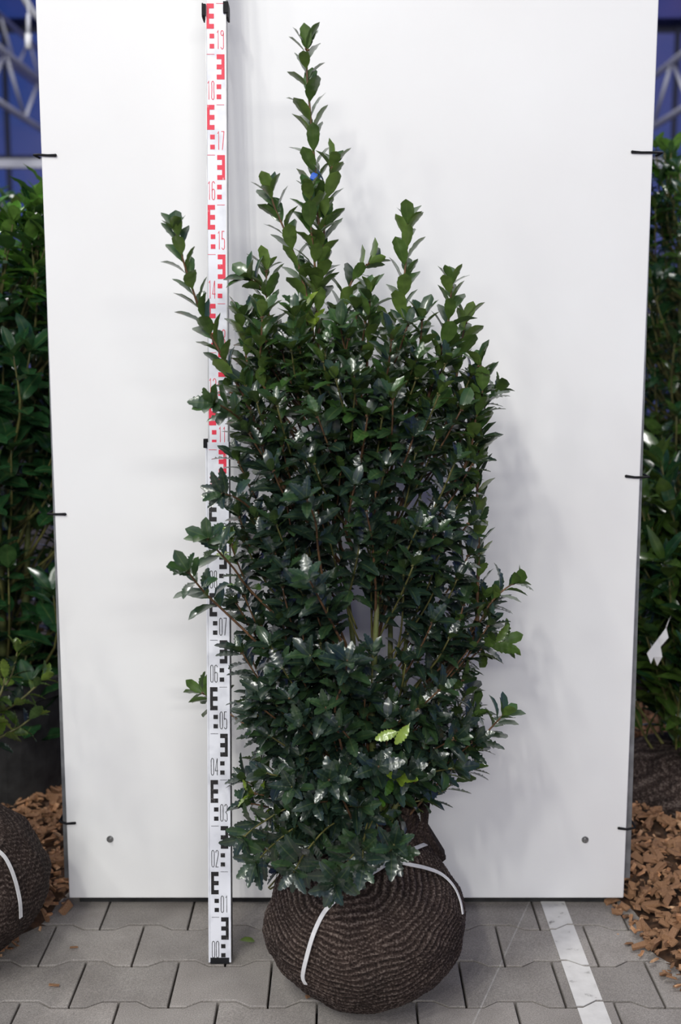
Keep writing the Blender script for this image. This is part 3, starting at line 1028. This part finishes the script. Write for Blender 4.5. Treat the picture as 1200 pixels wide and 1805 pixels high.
# leading shoots that rise out of the crown: pixel path from the tip down, depth of tip, depth of base
TOPS = [
    ([(541, 88), (541, 130), (545, 180), (550, 240), (556, 312), (561, 390), (562, 460), (560, 560), (575, 700)], 2.36, 2.34, .0046, .84, .0125),
    ([(585, 296), (577, 330), (572, 400), (566, 450), (562, 520)], 2.33, 2.34, .0028, .30, .0115),
    ([(546, 345), (548, 400), (555, 470), (560, 540)], 2.30, 2.34, .0028, .28, .012),
    ([(478, 345), (484, 366), (500, 402), (515, 440), (530, 482), (548, 560), (565, 680)], 2.33, 2.34, .0036, .30, .0125),
    ([(312, 412), (322, 456), (336, 500), (352, 545), (380, 607), (402, 648), (440, 720), (500, 860)], 2.22, 2.30, .0040, .36, .0125),
    ([(470, 478), (469, 510), (474, 560), (482, 640), (500, 740)], 2.36, 2.34, .0034, .24, .0115),
    ([(444, 492), (458, 507), (470, 522)], 2.34, 2.36, .0022, .05, .010),
    ([(425, 563), (430, 600), (440, 660), (470, 740)], 2.30, 2.32, .0028, .15, .011),
    ([(462, 560), (460, 610), (458, 640), (475, 700)], 2.25, 2.30, .0026, .14, .011),
    ([(648, 466), (628, 482), (612, 516), (600, 570), (590, 660)], 2.40, 2.36, .0034, .14, .011),
    ([(652, 518), (650, 560), (648, 610), (645, 700), (640, 790)], 2.30, 2.32, .0034, .26, .0115),
    ([(719, 398), (716, 440), (713, 490), (708, 560), (698, 640), (685, 760)], 2.36, 2.34, .0040, .34, .0120),
    ([(744, 562), (741, 600), (736, 640), (722, 720)], 2.28, 2.32, .0028, .18, .0115),
    ([(795, 505), (793, 545), (785, 592), (768, 650), (750, 720), (725, 830)], 2.33, 2.32, .0038, .30, .0120),
    ([(820, 570), (812, 610), (806, 650), (790, 740)], 2.38, 2.34, .0030, .22, .0115),
    ([(845, 645), (850, 690), (838, 740), (815, 830)], 2.30, 2.33, .0030, .20, .0115),
    ([(872, 692), (856, 712), (848, 750), (843, 800), (841, 880), (843, 960), (841, 1040), (830, 1130)], 2.38, 2.36, .0042, .46, .0125),
    ([(600, 575), (606, 610), (612, 660), (618, 740)], 2.22, 2.30, .0028, .2, .011),
    ([(690, 600), (684, 650), (676, 700), (668, 780)], 2.22, 2.30, .0028, .2, .011),
    ([(520, 560), (528, 610), (540, 680)], 2.26, 2.30, .0026, .14, .011),
    ([(905, 1028), (885, 1042), (862, 1066), (835, 1110)], 2.34, 2.34, .0026, .09, .011),
    ([(332, 1008), (345, 1026), (366, 1050), (400, 1082), (440, 1120), (490, 1170)], 2.16, 2.28, .0030, .12, .0125),
    ([(368, 950), (385, 972), (412, 1002), (450, 1050)], 2.17, 2.28, .0026, .07, .0115),
    ([(378, 712), (398, 720), (425, 742), (470, 800)], 2.20, 2.30, .0026, .09, .011),
    ([(392, 870), (420, 880), (455, 910)], 2.18, 2.28, .0024, .05, .012),
    ([(885, 1262), (868, 1280), (840, 1310), (800, 1350)], 2.30, 2.32, .0028, .11, .010),
    ([(884, 1132), (862, 1140), (830, 1160)], 2.40, 2.36, .0024, .08, .011),
    ([(358, 1222), (385, 1240), (420, 1270), (470, 1300)], 2.50, 2.40, .0024, .06, .012),
    ([(590, 1560), (606, 1530), (640, 1480), (660, 1440)], 2.06, 2.24, .0026, .12, .007),
    ([(694, 1490), (686, 1500), (672, 1482), (660, 1440)], 2.10, 2.25, .0026, .10, .009),
    ([(452, 1520), (480, 1490), (540, 1450)], 2.13, 2.25, .0026, .17, .010),
    ([(520, 1535), (540, 1500), (590, 1450)], 2.08, 2.24, .0026, .14, .009),
    ([(640, 1525), (640, 1490), (650, 1440)], 2.07, 2.24, .0026, .12, .009),
    ([(430, 1475), (462, 1450), (530, 1420)], 2.18, 2.26, .0026, .15, .010),
    ([(545, 1022), (566, 1062), (596, 1120), (640, 1210)], 2.10, 2.26, .0040, .16, .0125),
    ([(645, 900), (655, 950), (660, 1010), (662, 1060)], 2.17, 2.26, .0030, .14, .0125),
    ([(612, 1166), (606, 1200), (590, 1250), (600, 1310)], 2.10, 2.24, .0030, .10, .012),
    ([(580, 1375), (586, 1390), (600, 1400)], 2.08, 2.2, .0028, .03, .008),
    ([(540, 880), (556, 920), (562, 980), (580, 1060)], 2.12, 2.25, .0030, .13, .0125),
]
for pxs, yt, yb, r0, lf, step in TOPS:
    n = len(pxs)
    P = [at(x, y, yt + (yb - yt) * (i/(n-1))) for i, (x, y) in enumerate(pxs)][::-1]
    first = P[0]
    if pxs[-1][1] > 640:        # joins a stem lower inside the crown
        z0 = max(0.34, first.z - 0.16)
        a = axis_at(z0)
        P = [a.lerp(Vector((first.x, first.y, z0)), .35)] + P
    path = smooth_path(P, 4)
    hi = pxs[0][1]
    if hi < 600: kinds, cl = ['smooth'], ['young', 'young', 'young', 'mid']
    elif hi < 800 or abs(pxs[0][0] - 620) > 240: kinds, cl = ['smooth', 'smooth', 'spiny'], ['young', 'mid', 'mid']
    else: kinds, cl = ['spiny'], ['mature', 'mature', 'mid']
    add_branch(path, r0 if hi < 1400 else .0019, 0.0016, M['twig'] if hi < 1400 else M['greentwig'])
    grow(path, HL, hr, kinds, cl, L=(.047, .060) if hi < 600 else (.045, .058), step=step*(.95 if hi < 600 else .8), length_s=lf, ang=(20, 46) if hi < 800 else (38, 62), up=0.15 if hi < 600 else .35, tip=5)

# main stems from the ball up into the crown
STEMS = [
    [(660, 1440), (655, 1250), (660, 1150), (664, 1060), (660, 960), (655, 860), (648, 740)],
    [(668, 1440), (684, 1250), (688, 1130), (686, 1040), (690, 930), (700, 800)],
    [(620, 1440), (560, 1260), (506, 1150), (492, 1070), (488, 980), (490, 860), (500, 740)],
    [(640, 1440), (630, 1260), (622, 1130), (606, 1010), (590, 880), (575, 700)],
    [(690, 1440), (760, 1250), (800, 1150), (815, 1020), (800, 880), (770, 740)],
    [(640, 1440), (580, 1280), (560, 1130), (565, 980), (565, 800), (562, 640)],
    [(676, 1440), (712, 1260), (712, 1180), (722, 1060), (740, 900), (730, 760)],
]
for k, pxs in enumerate(STEMS):
    yo = (2.27, 2.38, 2.36, 2.40, 2.38, 2.37, 2.34)[k]
    n = len(pxs)
    P = [at(x, y, 2.31 + (yo - 2.31)*min(1, i/2)) for i, (x, y) in enumerate(pxs)]
    P = [Vector((P[0].x*.5 + .025, 2.32, 0.24))] + P
    add_branch(smooth_path(P, 5), .0088 if k < 4 else .0065, .0026, M['stem'], 'stem', False, 8)

ENV = [(520, 480, 640), (560, 425, 800), (600, 415, 820), (640, 410, 835), (680, 392, 860), (720, 385, 868), (780, 385, 862), (850, 388, 860), (900, 390, 860),
       (950, 390, 864), (1000, 388, 870), (1050, 386, 888), (1100, 390, 886), (1150, 398, 868), (1200, 412, 850),
       (1250, 412, 862), (1300, 410, 880), (1340, 408, 872), (1380, 412, 815), (1420, 420, 765), (1460, 432, 715), (1500, 452, 690), (1540, 490, 640)]
def env(y):
    for (y0, l0, r0), (y1, l1, r1) in zip(ENV[:-1], ENV[1:]):
        if y0 <= y <= y1:
            t = (y-y0)/(y1-y0)
            return l0+(l1-l0)*t, r0+(r1-r0)*t
    return None
def sparse(x, y):               # openings where the stems and the board show through
    return (((x-655)/75)**2 + ((y-1070)/80)**2 < 1) or (((x-745)/52)**2 + ((y-845)/46)**2 < 1) or (((x-450)/22)**2 + ((y-1030)/30)**2 < 1) \
        or (((x-640)/55)**2 + ((y-905)/40)**2 < 1) or (((x-470)/30)**2 + ((y-1440)/35)**2 < 1) or (((x-600)/45)**2 + ((y-1000)/40)**2 < 1)

made = 0; tries = 0
placed = []
while made < 335 and tries < 20000:
    tries += 1
    y = hr.uniform(545, 1535); 
    e = env(y)
    x = hr.uniform(*e)
    mid = (e[0]+e[1])/2; hw = (e[1]-e[0])/2
    u = (x - mid)/hw
    if abs(u) > .97: continue
    front = hr.random() < .68
    r = hr.uniform(.45, 1.0) if front else hr.uniform(-.85, .4)
    if sparse(x, y) : continue
    if y < 650 and hr.random() < .5: continue
    if abs(u) > .91 + .11*noise.noise(Vector((y*.012, 3 if u > 0 else 8, 0))): continue
    mind = 16 if front else 14
    if any((x-a)**2 + (y-b)**2 < mind**2 and f == front for a, b, f in placed): continue
    placed.append((x, y, front)); made += 1
    hd = min(.205, hw/860*.80) * math.sqrt(max(.05, 1-u*u))
    ax = axis_at(.8)
    zz = at(x, y, 2.33).z
    Yc = axis_at(zz).y + .02
    tipY = Yc - hd*r
    tipp = at(x, y, tipY)
    low_ = max(0, min(1, (y - 1100)/420))
    out = Vector((u*.75, -r*.85*math.sqrt(max(0,1-u*u)), 0))
    d = Vector((out.x*(.55+.7*low_), out.y*(.65+.5*low_), 1.0 - .95*low_)) + Vector((hr.uniform(-.2,.2), hr.uniform(-.15,.15), hr.uniform(-.1,.15)))
    d.normalize()
    ln = hr.uniform(.10, .17)
    b1 = tipp - d*ln*.5 - Vector((out.x, out.y, 0))*.010
    b0 = tipp - d*ln - Vector((out.x, out.y, .2))*.045
    zb = max(.32, b0.z - hr.uniform(.03, .08))
    a = axis_at(zb)
    j = Vector((a.x + (b0.x-a.x)*.55, a.y + (b0.y-a.y)*.55, zb))
    if y > 1420 : j = Vector((a.x + (b0.x-a.x)*.3, a.y + (b0.y-a.y)*.3, max(.36, b0.z+.02)))
    path = smooth_path([j, b0, b1, tipp], 4)
    add_branch(path, .0022, .0016, M['twig'] if hr.random() < .45 else M['greentwig'], nodes=front)
    if y < 640: kinds, cl = ['smooth', 'smooth', 'smooth', 'spiny'], ['young', 'young', 'mid', 'mid']
    elif y < 760: kinds, cl = ['smooth', 'smooth', 'spiny'], ['young', 'mid', 'mid', 'mature']
    elif y < 900: kinds, cl = ['smooth', 'spiny', 'spiny'], ['mid', 'mature', 'mature']
    else: kinds, cl = ['spiny', 'spiny', 'spiny', 'smooth'], ['mature', 'mature', 'mature', 'mid']
    if hr.random() < .02: cl = ['yellow', 'mid', 'mid', 'fresh']
    grow(path, HL, hr, kinds, cl, L=(.042, .057), step=.0115, length_s=ln*hr.uniform(.75, 1.05), ang=(38, 66), up=.45, tip=5)
# two lime leaves low on the right
for px, py, dx, dz in ((720, 1278, -.4, -.55), (700, 1290, -.95, -.25)):
    p = at(px, py, 2.08)
    HL.append((leaf_matrix(p, Vector((dx, -.2, dz)), Vector((.3, -.8, .5)), .042), 'spiny', 0, 'yellow'))
finish_leaves(holly, HL, M['leaf'])

clipo = empty('plant_clip')
tag(clipo, 'small blue plastic clip around the upper stem of the holly', 'clip')
p = at(556, 314, 2.355)
mb = MB()
mb.bevbox(p.x - .0085, p.x + .0085, p.y - .0125, p.y + .006, p.z - .0075, p.z + .0075, .0018)
mb.build('clip_body', M['blue'], clipo)
mb = MB(); mb.bevbox(p.x - .0095, p.x + .002, p.y - .0140, p.y - .0118, p.z - .006, p.z + .0045, .0009)
mb.build('clip_tab', M['blue'], clipo)
for o in clipo.children:
    o.matrix_local = Matrix.Translation(p) @ Matrix.Rotation(R(22), 4, 'Y') @ Matrix.Translation(-p)

# ------------------------------------------------------------------ mulch beds
def mound(x, y, side):
    n = noise.noise(Vector((x*3, y*3, 4.0)))*.018 + noise.noise(Vector((x*11, y*11, 1.0)))*.008
    if side < 0: e = -0.645 - 0.05*noise.noise(Vector((y*5, 1, 1))) - max(0, (2.62 - y))*0.42 
    else: e = 0.655 + 0.05*noise.noise(Vector((y*5, 3, 1))) + max(0, (2.45 - y))*0.40 - max(0, y-2.5)*.06
    dd = (e - x) if side < 0 else (x - e)
    lim = min(dd, y - (2.30 if side < 0 else 1.95))
    h = .060*(1 - math.exp(-max(0, lim)/.12)) - (0 if lim > 0 else min(.05, -lim*1.2)) + (n if lim > 0 else 0)
    if y > 2.60: h += min(.05, (y-2.60)*.10) if lim > 0 else 0
    return h, lim
CH = []
cr_ = random.Random(5)
for v in range(6):
    bm = bmesh.new()
    bmesh.ops.create_cube(bm, size=1)
    for q in bm.verts:
        q.co = Vector((q.co.x*(1 if q.co.z < 0 else .86) + cr_.uniform(-.14,.14), q.co.y*cr_.uniform(.22,.50) + cr_.uniform(-.06,.06), q.co.z*cr_.uniform(.10,.24)))
    bmesh.ops.bevel(bm, geom=bm.edges[:4], offset=.05, segments=1, affect='EDGES')
    m_ = bpy.data.meshes.new('wood_chip'); bm.to_mesh(m_); bm.free()
    m_.materials.append(M['chip'])
    CH.append((m_, np.array([q.co[:] for q in m_.vertices]), [tuple(f.vertices) for f in m_.polygons]))

def mulch(side, label):
    nx, ny = 60, 90
    x0, x1 = (-1.9, -.52) if side < 0 else (.52, 1.9)
    y0, y1 = 1.6, 4.6
    vs = []; fs = []
    for j in range(ny+1):
        for i in range(nx+1):
            x = x0+(x1-x0)*i/nx; y = y0+(y1-y0)*j/ny
            h, lim = mound(x, y, side)
            vs.append((x, y, h - .016 if lim > 0 else -.03 - .02))
    for j in range(ny):
        for i in range(nx):
            a = j*(nx+1)+i
            fs.append((a, a+1, a+nx+2, a+nx+1))
    o = mesh('mulch_bed', vs, fs, M['mulch'], None, True)
    tag(o, label, 'mulch bed', 'beds of wood chip mulch')
    rn = random.Random(11 if side < 0 else 12)
    chips = []
    t = 0
    while len(chips) < 7000 and t < 120000:
        t += 1
        x = rn.uniform(max(x0, -1.45), min(x1, 1.45)); y = rn.uniform(1.75, 3.9)
        h, lim = mound(x, y, side)
        if lim < -0.012: continue
        if lim < .03 and rn.random() < .5: continue
        L = rn.choice((.010, .014, .018, .023, .028, .038)) * rn.uniform(.8, 1.2)
        z = max(h, 0.0) + rn.uniform(-.004, .010) + L*.10
        m = Matrix.Translation((x, y, z)) @ Matrix.Rotation(rn.uniform(0, 6.28), 4, 'Z') @ Matrix.Rotation(rn.gauss(0, .55), 4, 'X') @ Matrix.Rotation(rn.gauss(0, .42), 4, 'Y') @ Matrix.Scale(L, 4)
        px, py, d = project(np.array([[x, y, z]]))
        vis = 0 < px[0] < 1200 and 0 < py[0] < 1805
        lx = 57 + 65*py[0]/1583; rx = 1156 - 57*py[0]/1583
        if y > BY and lx < px[0] < rx and py[0] < 1583: vis = False
        chips.append((m, rn.randrange(len(CH)), L/d[0] if vis else 0, z))
    order = sorted(range(len(chips)), key=lambda i: -chips[i][2])
    pick = set(i for i in order[:300] if chips[i][2] > 0)
    V = []; Fc = []; base_ = 0
    for i, (m, v, sc, z) in enumerate(chips):
        if i in pick:
            c = link('wood_chip', CH[v][0], o); c.matrix_local = m
        else:
            mm = np.array(m)
            V.append(CH[v][1] @ mm[:3,:3].T + mm[:3,3])
            Fc += [tuple(q+base_ for q in f) for f in CH[v][2]]
            base_ += len(CH[v][1])
    c = mesh('wood_chips', np.vstack(V).tolist(), Fc, M['chip'], o)
    c['kind'] = 'stuff'
    return o
mulch(-1, 'bed of orange brown wood chips to the left of the board')
mulch(1, 'bed of orange brown wood chips to the right of the board')
def stray(px, py, L, rot, label, lift=0.004):
    p = floor_at(px, py)
    o = link('wood_chip', CH[rng.randrange(6)][0])
    o.matrix_world = Matrix.Translation((p.x, p.y, L*.12 + .001)) @ Matrix.Rotation(rot, 4, 'Z') @ Matrix.Diagonal((L, L*.62, L*.6, 1))
    tag(o, label, 'wood chip', 'stray wood chips on the pavers')
stray(548, 1757, .032, .7, 'small orange wood chip on the pavers in front of the root ball')
stray(94, 1739, .022, -.2, 'flat wood chip alone on the pavers at the lower left')
stray(130, 1672, .02, .1, 'dark leaf litter on the pavers beside the left wood chip bed')  # a dark leaf, drawn with a chip mesh
fl = link('fallen_leaf', variant('smooth', 1, 'lime', M['leaf']))
p = floor_at(423, 1664)
fl.matrix_world = Matrix(leaf_matrix(p + Vector((0, 0, .009)), Vector((1, .25, 0)), Vector((0, -.3, 1)), .034).tolist())
tag(fl, 'small green fallen leaf on the pavers right of the staff', 'leaf')

# ------------------------------------------------------------------ background shrubs
def bg_shrub(name, label, box, kinds, classes, topclasses, L, nshoots, seed, ball=None, step=.03, ang=(45, 75), lean=.5, up=.5, stemmat='greentwig', group=None, nmax=300, cat='shrub', pot=None):
    rn = random.Random(seed)
    root = empty(name)
    tag(root, label, cat, group)
    (x0, x1), (y0, y1), (z0, z1) = box
    cx, cy = (x0+x1)/2, (y0+y1)/2
    leaves = []
    for k in range(nshoots):
        fz = rn.random()
        z = z0 + (z1-z0)*fz
        q = rn.uniform(0, 2*math.pi)
        rr = math.sqrt(rn.uniform(.25, 1)) * (1 - .35*max(0, fz-.75)/.25)
        tip = Vector((cx + (x1-x0)/2*rr*math.cos(q), cy + (y1-y0)/2*rr*math.sin(q), z))
        out = Vector((math.cos(q), math.sin(q), 0))
        d = (out*lean*rr + Vector((rn.uniform(-.2,.2), rn.uniform(-.2,.2), 1))).normalized()
        ln = rn.uniform(.16, .26)
        b0 = tip - d*ln
        a = Vector((cx + (b0.x-cx)*.3, cy + (b0.y-cy)*.3, max(.1, b0.z - rn.uniform(.1, .2))))
        path = smooth_path([a, b0, tip], 4)
        mb = MB(); mb.tube(path, [.005 - .003*i/(len(path)-1) for i in range(len(path))], 5)
        mb.build('branch', M[stemmat], root, True)
        cl = topclasses if fz > .86 else classes
        grow(path, leaves, rn, kinds, cl, L=L, step=step, length_s=ln, ang=ang, up=up, tip=4)
    for k in range(4):
        q = k*1.7
        mb = MB()
        mb.tube(smooth_path([(cx+.03*math.cos(q), cy+.03*math.sin(q), 0.02), (cx+.08*math.cos(q), cy+.08*math.sin(q), z0+.2), (cx+.14*math.cos(q), cy+.14*math.sin(q), z1-.25)], 4), [.012]*5+[.007]*4, 7)
        mb.build('stem', M['stem'], root, True)
    finish_leaves(root, leaves, M['bgleaf'], nmax)
    if pot:
        (qx, qy), pr, ph = pot
        prof = [(0.0, 0.02), (pr*.80, 0.02), (pr*.97, ph-.05), (pr*1.03, ph-.05), (pr*1.04, ph), (pr*.97, ph), (pr*.95, ph-.04), (0.0, ph-.04)]
        vs = []; fs = []; ns = 40
        for (rr, zz) in prof:
            vs += [(qx + rr*math.cos(2*math.pi*i/ns), qy + rr*math.sin(2*math.pi*i/ns), zz) for i in range(ns)]
        for j in range(len(prof)-1):
            fs += [(j*ns+i, j*ns+(i+1) % ns, (j+1)*ns+(i+1) % ns, (j+1)*ns+i) for i in range(ns)]
        po = mesh('pot', vs, fs, M['rubber'], root)
        po['label'] = 'black plastic pot'
    if ball:
        root_ball('root_ball', ball[0], ball[1], ball[1], ball[2], (.2, -.3, .9), root, M['jute'], seed, nu=120, nv=60, ridge=.001)
    return root

bg_shrub('laurel_shrub', 'glossy broad leaved laurel shrub behind the left edge of the board', ((-1.32, -.60), (2.98, 3.6), (.42, 1.70)), ['laurel'], ['laurel'], ['laureltop', 'laureltop', 'laurel'], (.085, .11), 190, 31, pot=((-.99, 3.24), .275, .43), step=.028)
bg_shrub('laurel_shrub', 'tall slender pale green shrub behind the laurel at the left edge', ((-1.75, -1.12), (4.2, 4.8), (.5, 2.02)), ['laurel'], ['laurel', 'olive'], ['laureltop'], (.06, .08), 60, 37, ball=((-1.45, 4.5, .02), .24, .17), step=.03)
bg_shrub('evergreen_shrub', 'tall blurred evergreen shrub behind the right edge of the board', ((.80, 1.60), (3.55, 4.3), (.70, 1.92)), ['laurel', 'lance'], ['laurel', 'laurel', 'olive'], ['laureltop', 'laurel'], (.06, .085), 300, 41, ball=((1.2, 3.95, .04), .25, .19), step=.026)
bg_shrub('narrow_leaved_shrub', 'low olive green shrub with long narrow leaves right of the board', ((.70, 1.25), (2.98, 3.42), (.36, 1.02)), ['lance'], ['olive', 'olive', 'laurel'], ['olive', 'laurel'], (.10, .14), 95, 43, ball=((1.0, 3.2, -.06), .27, .145), step=.026, ang=(20, 50), up=.2, lean=.7)

bg_shrub('evergreen_shrub', 'dark hedge shrub standing far behind the laurel on the left', ((-2.9, -1.3), (5.6, 6.5), (.35, 1.72)), ['laurel'], ['laurel'], ['laurel', 'laureltop'], (.10, .13), 170, 51, step=.035, nmax=120)
bg_shrub('evergreen_shrub', 'dark hedge shrub standing far behind the evergreens on the right', ((1.3, 2.9), (5.6, 6.5), (.35, 1.72)), ['laurel'], ['laurel'], ['laurel', 'laureltop'], (.10, .13), 260, 53, step=.035, nmax=120)

# the second balled holly at the left edge
h2 = empty('holly_shrub')
tag(h2, 'yellow green holly with dark netted root ball at the left edge of the picture', 'shrub')
B2 = (-.873, 2.44, 0.0); A2, Z2 = 0.235, 0.185
rb2 = root_ball('root_ball', B2, A2, A2*.95, Z2, (.1, -.4, .9), h2, M['jute'], 9.0, nu=200, nv=100, ridge=.0012)
strap_px([(-10, 1500), (6, 1515), (20, 1545), (30, 1585), (32, 1615)], (B2, A2, A2*.95, Z2), rb2, lift=.007)
rn = random.Random(77)
L2 = []
for pxs, yt in (([(72, 1200), (50, 1222), (20, 1245), (-30, 1270)], 2.82), ([(60, 1262), (36, 1280), (0, 1300), (-40, 1320)], 2.80), ([(30, 1150), (20, 1190), (-5, 1230), (-40, 1280)], 2.84),
                ([(-90, 1080), (-85, 1150), (-80, 1250)], 2.48), ([(-60, 1000), (-60, 1100), (-60, 1250)], 2.45), ([(-110, 1040), (-100, 1150), (-80, 1280)], 2.45), ([(-150, 1180), (-120, 1240), (-90, 1320)], 2.4), ([(-190, 1060), (-170, 1160), (-110, 1300)], 2.35), ([(-110, 1120), (-100, 1200), (-90, 1300)], 2.25), ([(-130, 960), (-130, 1080), (-100, 1260)], 2.3), ([(-100, 1240), (-95, 1290), (-90, 1340)], 2.2), ([(-120, 1170), (-110, 1250), (-90, 1330)], 2.28), ([(-90, 1200), (-95, 1270), (-90, 1330)], 2.2), ([(-200, 1220), (-160, 1280), (-100, 1340)], 2.3), ([(8, 1195), (0, 1225), (-25, 1262)], 2.78)):
    P = [at(x, y, yt - .02*i) for i, (x, y) in enumerate(pxs)][::-1]
    P = [Vector((-.873, 2.44, .30)), Vector((-.872, 2.44, .40))] + P
    path = smooth_path(P, 4)
    mb = MB(); mb.tube(path, [.006 - .004*i/(len(path)-1) for i in range(len(path))], 6); mb.build('branch', M['greentwig'], h2, True)
    grow(path, L2, rn, ['spiny'], ['olive', 'lime', 'lime', 'mature'], L=(.048, .06), step=.014, length_s=.20, ang=(35, 62), up=.4, tip=5)
finish_leaves(h2, L2, M['leaf'])

# white paper label among the narrow leaves
pp = empty('paper_label')
tag(pp, 'torn white paper label hanging among the narrow leaves right of the board', 'label')
c = [at(1140, 1152, 3.0), at(1147, 1170, 3.0), at(1152, 1158, 3.0), at(1158, 1174, 3.01), at(1167, 1158, 3.0), at(1164, 1140, 3.0), at(1178, 1124, 2.99), at(1174, 1106, 2.99), at(1158, 1128, 3.0)]
off = Vector((0, .0012, 0))
nc = len(c)
mesh('paper', c + [q + off for q in c], [tuple(range(nc)), tuple(range(2*nc-1, nc-1, -1))] + [(k, nc+k, nc+(k+1) % nc, (k+1) % nc) for k in range(nc)], M['paper'], pp)
mb = MB(); mb.tube(smooth_path([c[7], at(1178, 1095, 3.0), at(1185, 1080, 3.06)], 4), .0012, 5); mb.build('string', M['strap'], pp)

bpy.context.view_layer.update()
